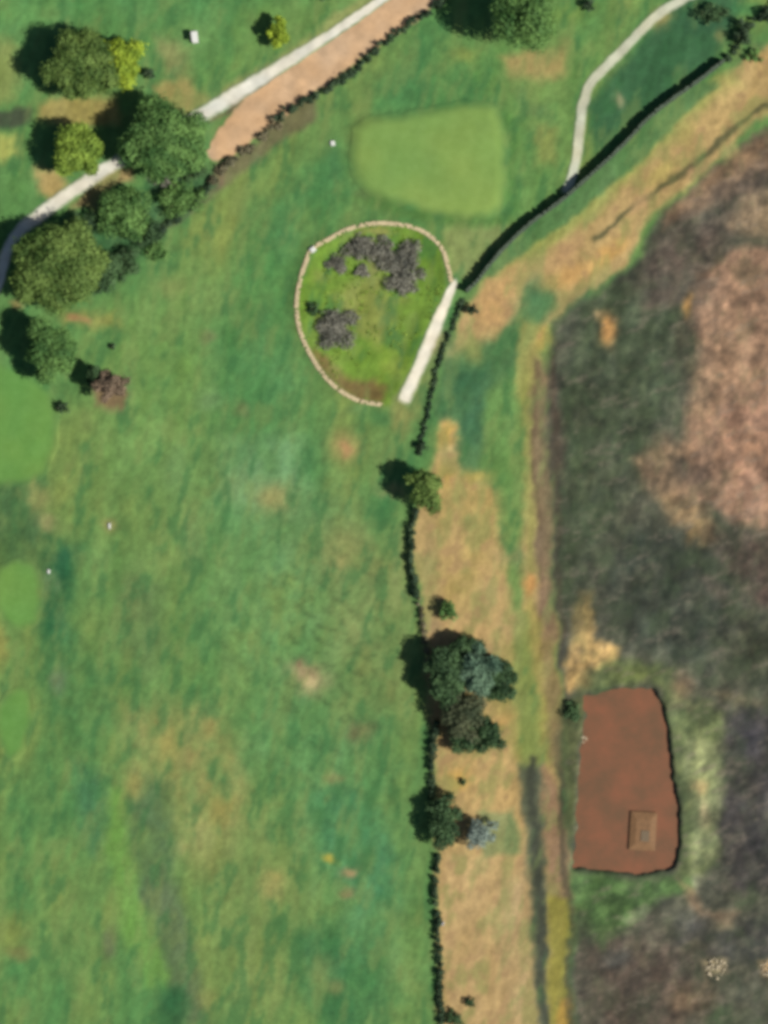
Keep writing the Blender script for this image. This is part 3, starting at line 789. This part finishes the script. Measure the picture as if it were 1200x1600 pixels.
def hedge(line, width, h, kind, label, seed=1, gap=0.0, jag=.5, leaf=.26, density=16, step=5.0, name='hedge'):
    """line in photo px; width and height in metres; one dense mesh of leaf sprays"""
    rng = random.Random(seed)
    c = smooth_line([(*p, 0) for p in line], step)
    x0, y0 = PX(c[len(c) // 2][0], c[len(c) // 2][1]); z0 = hz(x0, y0)
    lb = []
    for i, q in enumerate(c):
        if rng.random() < gap: continue
        x, y = PX(q[0] + rng.gauss(0, jag) * 3, q[1] + rng.gauss(0, jag) * 3)
        hh = h * rng.uniform(.65, 1.2); w = width * rng.uniform(.6, 1.25) / 2
        lb.append((x - x0, y - y0, hz(x, y) - z0 + hh * .45, w, w, hh * .55))
    o = link(name, foliage_mesh(name, lb, density, leaf, LEAF[kind], seed, .4, -5), None, (x0, y0, z0))
    return tag(o, label, 'hedge')

# trees beside the cart path
G1 = 'trees beside the cart path'
tree(128, 106, 62, 50, 6.8, 'olive', 'broad dark olive tree, largest at the top left corner above the cart path', seed=11, n=20, group=G1)
tree(194, 96, 36, 44, 5.4, 'lime', 'bright lime tree against the broad olive tree above the cart path', seed=12, n=11, density=25, leaf=.26, group=G1)
tree(122, 240, 44, 42, 5.6, 'yellow', 'round yellow-green tree on the far side of the cart path', seed=13, n=13, leaf=.26, group=G1)
tree(258, 224, 66, 66, 7.4, 'mid', 'large green tree hanging over the cart path where the dirt road ends', seed=14, n=20, group=G1)
tree(92, 420, 72, 70, 7.4, 'olive', 'widest tree of all, olive green, between the cart path bend and the fairway', seed=15, n=26, group=G1)
tree(194, 334, 50, 46, 4.2, 'mid', 'loose blue-green tree between the widest olive tree and the eroded bank', seed=16, n=12, density=16, group=G1)
tree(158, 425, 34, 44, 4.6, 'dark', 'dark tree crowding the fairway side of the widest olive tree', seed=17, n=10, density=18, group=G1)
tree(78, 548, 40, 54, 6.6, 'mid', 'green tree at the corner of the large tee with a long dark shadow', seed=18, n=14, group=G1, rot=.5)
tree(172, 604, 27, 27, 5.6, 'copper', 'small brownish tree on bare earth beside the large tee', seed=19, n=9, density=25, leaf=.26, group=G1)
tree(148, 585, 16, 18, 4.2, 'dark', 'narrow dark tree between the brownish tree and the green tee tree', seed=20, n=8, density=28, leaf=.26, group=G1)
tree(436, 51, 20, 23, 3.4, 'lime', 'little round lime tree alone on the grass above the dirt road', seed=21, n=8, density=33, leaf=.26, group=G1)
# trees elsewhere
tree(824, 30, 54, 58, 11.0, 'mid', 'tall green tree at the top edge with a large shadow near the putting green', seed=22, n=12, density=15, ragged=.55)
tree(664, 764, 27, 42, 6.0, 'olive', 'tall oval olive tree on the fairway edge below the stone ring', seed=23, n=11, density=25, rot=.15)
# cluster in the dry strip
G2 = 'trees clustered in the dry grass strip'
tree(744, 1050, 36, 38, 5.4, 'bluish', 'pale blue-green tree in the middle of the dry strip cluster', seed=31, n=12, density=24, group=G2)
tree(698, 1052, 38, 50, 5.2, 'dark', 'dark tree on the fairway side of the pale blue-green tree', seed=32, n=11, group=G2)
tree(780, 1062, 30, 44, 3.8, 'dark', 'dark tree on the field side of the pale blue-green tree', seed=33, n=9, group=G2)
tree(722, 1112, 42, 42, 5.0, 'brown', 'brownish olive tree below the pale blue-green tree', seed=34, n=11, density=21, group=G2)
tree(764, 1146, 30, 28, 3.6, 'dark', 'small dark tree at the bottom corner of the dry strip cluster', seed=35, n=8, density=28, group=G2)
tree(730, 1150, 32, 28, 3.0, 'dark', 'lowest small dark tree of the cluster, beside the bare straw ground', seed=36, n=8, density=28, group=G2)
tree(693, 1284, 28, 48, 3.6, 'dark', 'dark green tree on the fairway edge beside the slate blue shrub', seed=37, n=12, density=25)
shrub(748, 1302, 30, 29, 4.2, 'slate', 'slate blue-grey shrub standing beside a dark green tree above bare straw', seed=38, n=9, density=16)
tree(726, 1014, 36, 20, 3.6, 'dark', 'low dark tree at the top of the dry strip cluster above the pale tree', seed=39, n=9, group=G2)
# single shrubs
shrub(701, 953, 19, 22, 2.6, 'mid', 'round green shrub alone on tan grass in the dry strip', seed=41, n=8)
shrub(737, 484, 12, 12, 1.9, 'hedge', 'small dark shrub at the lower end of the stone wall', seed=42, n=6)
shrub(658, 697, 12, 10, 1.7, 'hedge', 'small dark shrub just above the oval olive tree', seed=43, n=6)
shrub(234, 115, 12, 12, 1.7, 'hedge', 'small dark bush beside the bright lime tree', seed=44, n=6)
shrub(98, 636, 13, 13, 1.8, 'hedge', 'small dark bush on the edge of the large tee', seed=45, n=6)
shrub(176, 541, 7, 6, 1.0, 'hedge', 'tiny dark bush near the top of the brownish tree shadow', seed=46, n=5)
shrub(1162, 54, 16, 25, 2.6, 'hedge', 'tall dark shrub past the upper end of the stone wall', seed=47, n=7)
shrub(1202, 24, 16, 18, 2.4, 'hedge', 'dark shrub cut by the picture edge in the top right corner', seed=48, n=7)
shrub(1110, 22, 30, 18, 1.6, 'dark', 'spreading dark green shrub beside the top end of the gravel path', seed=49, n=9)
shrub(1176, 88, 16, 14, 1.4, 'mid', 'low green shrub on straw below the tall dark shrub', seed=50, n=6)
shrub(920, 8, 10, 14, 1.8, 'hedge', 'small dark shrub at the top edge left of the gravel path', seed=51, n=6)
shrub(735, 1565, 10, 11, 1.2, 'dark', 'small dark green shrub on bare straw near the bottom edge', seed=52, n=6)
shrub(708, 1592, 20, 16, 1.6, 'dark', 'wide dark shrub at the bottom end of the fairway hedge', seed=53, n=7)
shrub(725, 1222, 7, 7, .9, 'dark', 'tiny dark shrub on straw above the dark green tree', seed=54, n=5)
shrub(505, -6, 24, 12, 2.6, 'dark', 'dark shrub cut by the top edge above the cart path', seed=56, n=7)
shrub(280, 312, 46, 32, 2.6, 'mid', 'green bush on the slope below the large overhanging tree', seed=57, n=9)
shrub(230, 360, 38, 32, 2.4, 'dark', 'dark green bush on the eroded bank near the widest tree', seed=58, n=8)
shrub(306, 264, 28, 24, 2.0, 'dark', 'dark bush at the foot of the overhanging tree by the road end', seed=59, n=8)
shrub(132, 350, 36, 20, 2.8, 'dark', 'dark bush against the cart path above the widest tree', seed=60, n=8)
shrub(895, 1112, 16, 24, 1.2, 'dark', 'dark rushes on the bank at the pond top left corner', seed=61, n=7)
shrub(245, 395, 24, 22, 1.4, 'mid', 'low green bush at the lower end of the eroded bank', seed=65, n=7)
shrub(200, 410, 26, 34, 2.2, 'dark', 'dark bush filling the slope right of the widest olive tree', seed=66, n=8)
shrub(258, 284, 20, 14, 2.4, 'grey', 'pale grey twiggy bush below the overhanging tree', seed=63, twig=True, density=6)
# grey brush inside the ring
G3 = 'grey leafless brush inside the stone ring'
shrub(562, 386, 39, 26, 0.87, 'grey', 'grey brush at the top of the stone ring, left of the pinkish gap', seed=71, twig=True, density=17, group=G3)
shrub(600, 398, 29, 36, 0.93, 'grey', 'grey brush in the middle of the upper clump inside the ring', seed=72, twig=True, density=17, group=G3)
shrub(636, 408, 36, 41, 1.12, 'grey', 'darkest grey brush, near the right side of the stone ring', seed=73, twig=True, density=18, group=G3)
shrub(630, 446, 34, 24, 0.87, 'grey', 'lowest brush of the upper clump inside the ring', seed=74, twig=True, density=17, group=G3)
shrub(567, 424, 15, 15, 0.68, 'grey', 'small grey brush left of the upper clump inside the ring', seed=75, twig=True, density=17, group=G3)
shrub(528, 414, 24, 17, 0.56, 'grey', 'small pale brush near the upper left of the ring', seed=76, twig=True, density=17, group=G3)
shrub(522, 512, 41, 39, 0.93, 'grey', 'wide grey brush alone on the left side of the ring', seed=77, n=9, twig=True, density=17, group=G3)
shrub(490, 484, 16, 13, 1.2, 'dark', 'small dark green bush at the left edge of the ring', seed=78)
# hedges
hedge([(705, -12), (672, 16), (640, 38), (605, 66), (575, 92), (548, 118), (515, 140), (480, 158), (448, 176), (432, 190)], 1.05, 1.25, 'hedge',
      'ragged dark hedge along the lower side of the dirt road', seed=81, jag=1.0)
hedge([(440, 185), (412, 212), (385, 238), (352, 262), (332, 285)], 1.3, 1.0, 'dry', 'dry brown brush on the verge where the dirt road narrows', seed=82, jag=1.2, gap=.15)
hedge([(328, 292), (300, 318), (275, 345), (250, 368)], 1.3, 1.2, 'hedge', 'dark broken brush along the eroded bank below the trees', seed=83, jag=1.0, gap=.2)
hedge([(722, 470), (706, 512), (691, 548), (682, 580), (673, 615), (667, 650), (660, 684), (654, 712)], .75, .6, 'hedge', 'thin dark hedge beside the pale concrete strip', seed=84, gap=.0, step=4)
hedge([(650, 796), (645, 825), (642, 860), (644, 895), (650, 930)], 1.1, 1.3, 'hedge', 'dark narrow hedge below the oval olive tree', seed=85)
hedge([(652, 935), (660, 965), (664, 1000), (672, 1030)], .9, .9, 'dry', 'thin brown hedge beside the round green shrub', seed=86, gap=.25)
hedge([(682, 1125), (676, 1160), (674, 1200), (674, 1240)], 1.2, 1.3, 'hedge', 'dark hedge between the tree cluster and the dark green tree', seed=87, gap=.1)
hedge([(684, 1335), (680, 1380), (682, 1430), (686, 1480), (688, 1540), (690, 1640)], .9, 1.2, 'hedge', 'long dark hedge between the fairway and the bare straw ground', seed=88, gap=.12)

hedge([(1136, 92), (1150, 72), (1162, 52), (1182, 32), (1215, 8)], 1.0, 1.1, 'hedge',
      'dark broken hedge carrying on from the upper end of the stone wall', seed=90, gap=.12, jag=.7)

# ------------------------------------------------------------------ stone wall and stone ring
def stones(name, line, width, h, mat, seed, closed=False, size=.5, sink=.12):
    """rough courses of individual stones, merged as one wall"""
    rng = random.Random(seed)
    c = smooth_line([(*p, 0) for p in (list(line) + [line[0]] if closed else line)], size / M * .9)
    bm = bmesh.new()
    x0, y0 = PX(*c[len(c) // 2][:2]); z0 = hz(x0, y0)
    d = np.gradient(c[:, :2], axis=0)
    lanes = max(1, int(round(width / size)))
    courses = max(1, int(round(h / (size * .75))))
    for i, q in enumerate(c):
        t = Vector((d[i][0], -d[i][1], 0)).normalized(); nrm = Vector((-t.y, t.x, 0))
        for ln in range(lanes):
            off = ((ln + .5) / lanes - .5) * width
            for k in range(courses):
                if k == courses - 1 and rng.random() < .12: continue
                hh = h / courses
                x, y = PX(q[0], q[1])
                p = Vector((x, y, 0)) + nrm * (off + rng.uniform(-.08, .08) * size) + t * rng.uniform(-.15, .15) * size
                z = hz(p.x, p.y) - sink + hh * (k + .5)
                s = (size * rng.uniform(.8, 1.15), width / lanes * rng.uniform(.85, 1.15), hh * rng.uniform(.95, 1.25))
                box(bm, (p.x - x0, p.y - y0, z - z0), s, Euler((rng.uniform(-.12, .12), rng.uniform(-.12, .12), math.atan2(t.y, t.x) + rng.uniform(-.2, .2))))
    for v in bm.verts:
        v.co += Vector((rng.uniform(-1, 1), rng.uniform(-1, 1), rng.uniform(-1, 1))) * size * .07
    return bm_obj(name, bm, mat, None, (x0, y0, z0))

w = stones('stone_wall', WALL_NE, .45, 1.9, MAT['wallstone'], 91, size=.5)
tag(w, 'long grey stone wall with a black shadow between the fairway rough and straw', 'wall')
ringline = RING[8:0:-1]
left_arc = [(705, 440), (700, 418), (692, 392), (672, 370), (640, 355), (590, 350), (545, 359), (512, 376), (488, 390), (478, 412), (470, 437), (464, 475), (468, 512), (482, 548),
            (503, 582), (528, 608), (560, 626), (596, 633)]
w = stones('stone_kerb', left_arc, .62, .26, MAT['stone'], 92, size=.30)
tag(w, 'pale tan stone kerb curving round the grassy enclosure with grey brush', 'kerb')

# ------------------------------------------------------------------ small things
def rubble(px, py, r, h, mat, seed, label, name='stone_heap', n=26):
    rng = random.Random(seed)
    x, y = PX(px, py)
    bm = bmesh.new()
    for i in range(n):
        a = rng.uniform(0, math.tau); q = math.sqrt(rng.random()) * r
        s = rng.uniform(.18, .5)
        b2 = bmesh.ops.create_icosphere(bm, subdivisions=1, radius=s * .6)
        mt = Matrix.Translation((math.cos(a) * q, math.sin(a) * q, max(0, (1 - q / r)) * h * rng.uniform(.4, 1) + .05)) @ Euler((rng.random() * 6, rng.random() * 6, 0)).to_matrix().to_4x4() @ Matrix.Diagonal((1.2, .9, .65, 1))
        bmesh.ops.transform(bm, matrix=mt, verts=b2['verts'])
        for v in b2['verts']:
            v.co += Vector((rng.uniform(-1, 1), rng.uniform(-1, 1), rng.uniform(-1, 1))) * s * .09
    return tag(bm_obj(name, bm, mat, None, (x, y, hz(x, y))), label, 'stone heap')

def marker(px, py, sx, sy, h, rz, seed, label):
    rng = random.Random(seed)
    x, y = PX(px, py)
    bm = bmesh.new()
    box(bm, (0, 0, h * .5 - .08), (sx, sy, h), None, min(sx, sy, h) * .22)
    for v in bm.verts:
        v.co += Vector((rng.uniform(-1, 1), rng.uniform(-1, 1), rng.uniform(-1, 1))) * .04
        v.co.x *= 1 - .2 * max(0, v.co.z); v.co.y *= 1 - .2 * max(0, v.co.z)
    o = bm_obj('marker_stone', bm, MAT['white'], None, (x, y, hz(x, y)))
    o.rotation_euler.z = rz
    return tag(o, label, 'marker stone')

marker(520, 225, .7, .75, .4, .3, 1, 'white marker stone on the grass left of the putting green')
marker(172, 822, .35, .9, .35, 0, 2, 'narrow pale marker stone on a dry patch in the left fairway')
marker(77, 893, .4, .6, .3, 0, 3, 'small pale marker stone beside the square tee')
marker(489, 391, .9, .8, .5, .6, 4, 'pale corner stone at the upper left of the stone ring')
rubble(1118, 1511, 1.7, .5, MAT['palestone'], 5, 'pale stone heap in the dark field near the bottom edge', n=40)
rubble(1200, 1510, 1.4, .5, MAT['palestone'], 6, 'pale tan stone heap at the right picture edge', n=30)
rubble(911, 1154, .7, .5, MAT['palestone'], 7, 'small pale stone heap on the left bank of the pond', n=14)
rubble(688, 1441, .45, .5, MAT['metal'], 9, 'small grey stone heap in the long fairway hedge', n=8)

# cart with a white roof on the grass above the dirt road
def cart(px, py, rz):
    x, y = place(px, py, 1.8)
    t = thing('golf_cart', 'small white-roofed cart parked on the grass above the dirt road', 'cart', (x, y, hz(x, y)), rz)
    t.scale = (.8, .82, .8)
    bm = bmesh.new()
    box(bm, (0, 0, .40), (1.15, 2.2, .22), None, .06); box(bm, (0, .85, .62), (1.05, .5, .35), None, .1); box(bm, (0, -.8, .66), (1.1, .55, .4), None, .08)
    bm_obj('body', bm, MAT['white'], t)
    bm = bmesh.new(); box(bm, (0, -.32, .62), (1.0, .5, .25), None, .05); box(bm, (0, -.55, .98), (1.0, .1, .45), None, .03)
    bm_obj('seat', bm, MAT['seat'], t)
    bm = bmesh.new(); box(bm, (0, -.05, 1.86), (1.2, 1.9, .09), None, .04); bm_obj('roof', bm, MAT['white'], t)
    for sx in (-1, 1):
        for yy, y2 in ((.62, .78), (-.75, -.85)):
            bm = bmesh.new(); tube(bm, [(sx * .52, y2, .7), (sx * .52, yy, 1.82)], [.025, .025], 6); bm_obj('roof_post', bm, MAT['metal'], t)
        for yy in (.75, -.72):
            bm = bmesh.new(); tube(bm, [(sx * .42, yy, .22), (sx * .60, yy, .22)], [.22, .22], 14); wh = bm_obj('wheel', bm, MAT['rubber'], t)
            bm = bmesh.new(); tube(bm, [(sx * .60, yy, .22), (sx * .615, yy, .22)], [.11, .09], 10); bm_obj('rim', bm, MAT['metal'], wh)
    bm = bmesh.new(); pts = [(-.25 + .17 * math.cos(a), .32 + .06 * math.sin(a), .98 + .15 * math.sin(a)) for a in [k * math.tau / 12 for k in range(13)]]
    tube(bm, pts, [.018] * 13, 5); tube(bm, [(-.25, .6, .75), (-.25, .33, .98)], [.02, .02], 5); bm_obj('steering_wheel', bm, MAT['rubber'], t)
cart(304, 57, .12)

# ochre hut standing in the muddy pond
def hut(px, py):
    x, y = PX(px, py)
    t = thing('pump_hut', 'low square hut with a flat ochre roof standing in the muddy pond', 'hut', (x, y, POND_Z), -.06)
    t.scale = (.86, 1, 1.25)
    bm = bmesh.new(); box(bm, (0, 0, .11), (4.6, 5.8, .22)); bm_obj('wall', bm, MAT['darkwood'], t)
    bm = bmesh.new()
    a = [bm.verts.new(p) for p in ((-2.4, -3.0, .225), (2.4, -3.0, .225), (2.4, 3.0, .225), (-2.4, 3.0, .225))]
    k = [bm.verts.new(p) for p in ((-1.3, -1.9, .42), (1.3, -1.9, .42), (1.3, 1.9, .42), (-1.3, 1.9, .42))]
    bm.faces.new(a[::-1]); bm.faces.new(k)
    for i in range(4): bm.faces.new((a[i], a[(i + 1) % 4], k[(i + 1) % 4], k[i]))
    r = bm_obj('roof', bm, MAT['ochre'], t)
    bm = bmesh.new(); box(bm, (.4, -.7, .45), (1.5, 1.7, .08), None, .02); bm_obj('hatch', bm, MAT['greysheet'], r)
hut(1004, 1298)

# ------------------------------------------------------------------ rough grass, straw and field stubble nobody could count
def tufts(name, label, cat, poly, n, kind, size, h, seed, holes=()):
    rng = np.random.default_rng(seed)
    P = np.array(poly, float)
    lo = np.maximum(P.min(0), [-60, -60]); hi = np.minimum(P.max(0), [1260, 1660])
    q = rng.random((n * 3, 2)) * (hi - lo) + lo
    keep = sdist(q[:, 0], q[:, 1], poly) < -2
    for hp in holes:
        keep &= sdist(q[:, 0], q[:, 1], hp) > 6
    keep &= fbm(q[:, 0] / 40, q[:, 1] / 40, seed + 5, 3) > -.12
    q = q[keep][:n]
    x = (q[:, 0] - 600) * M; y = (800 - q[:, 1]) * M
    z = height(x, y)
    k = 5
    base = np.repeat(np.stack([x, y, z], -1), k, 0)
    hh = np.repeat(h * rng.uniform(.5, 1.3, len(x)), k)
    base += np.stack([rng.normal(0, size * .45, len(base)), rng.normal(0, size * .45, len(base)), hh * rng.uniform(.3, .9, len(base))], -1)
    nr = rng.normal(size=base.shape) + np.array([0, 0, 1.0])
    v, f = leaf_cards(rng, base, nr, size * rng.uniform(.6, 1.3, len(base)), 1.8)
    me = np_mesh(name, v, f, [LEAF[kind]])
    add_attr(me, 'leaf', np.repeat(rng.random(len(base)), 4)[:, None])
    return tag(link(name, me), label, cat, None, 'stuff')

tufts('weeds', 'green weeds in the enclosure of the stone ring', 'weeds', RING, 260, 'yellow', .24, .10, 203)
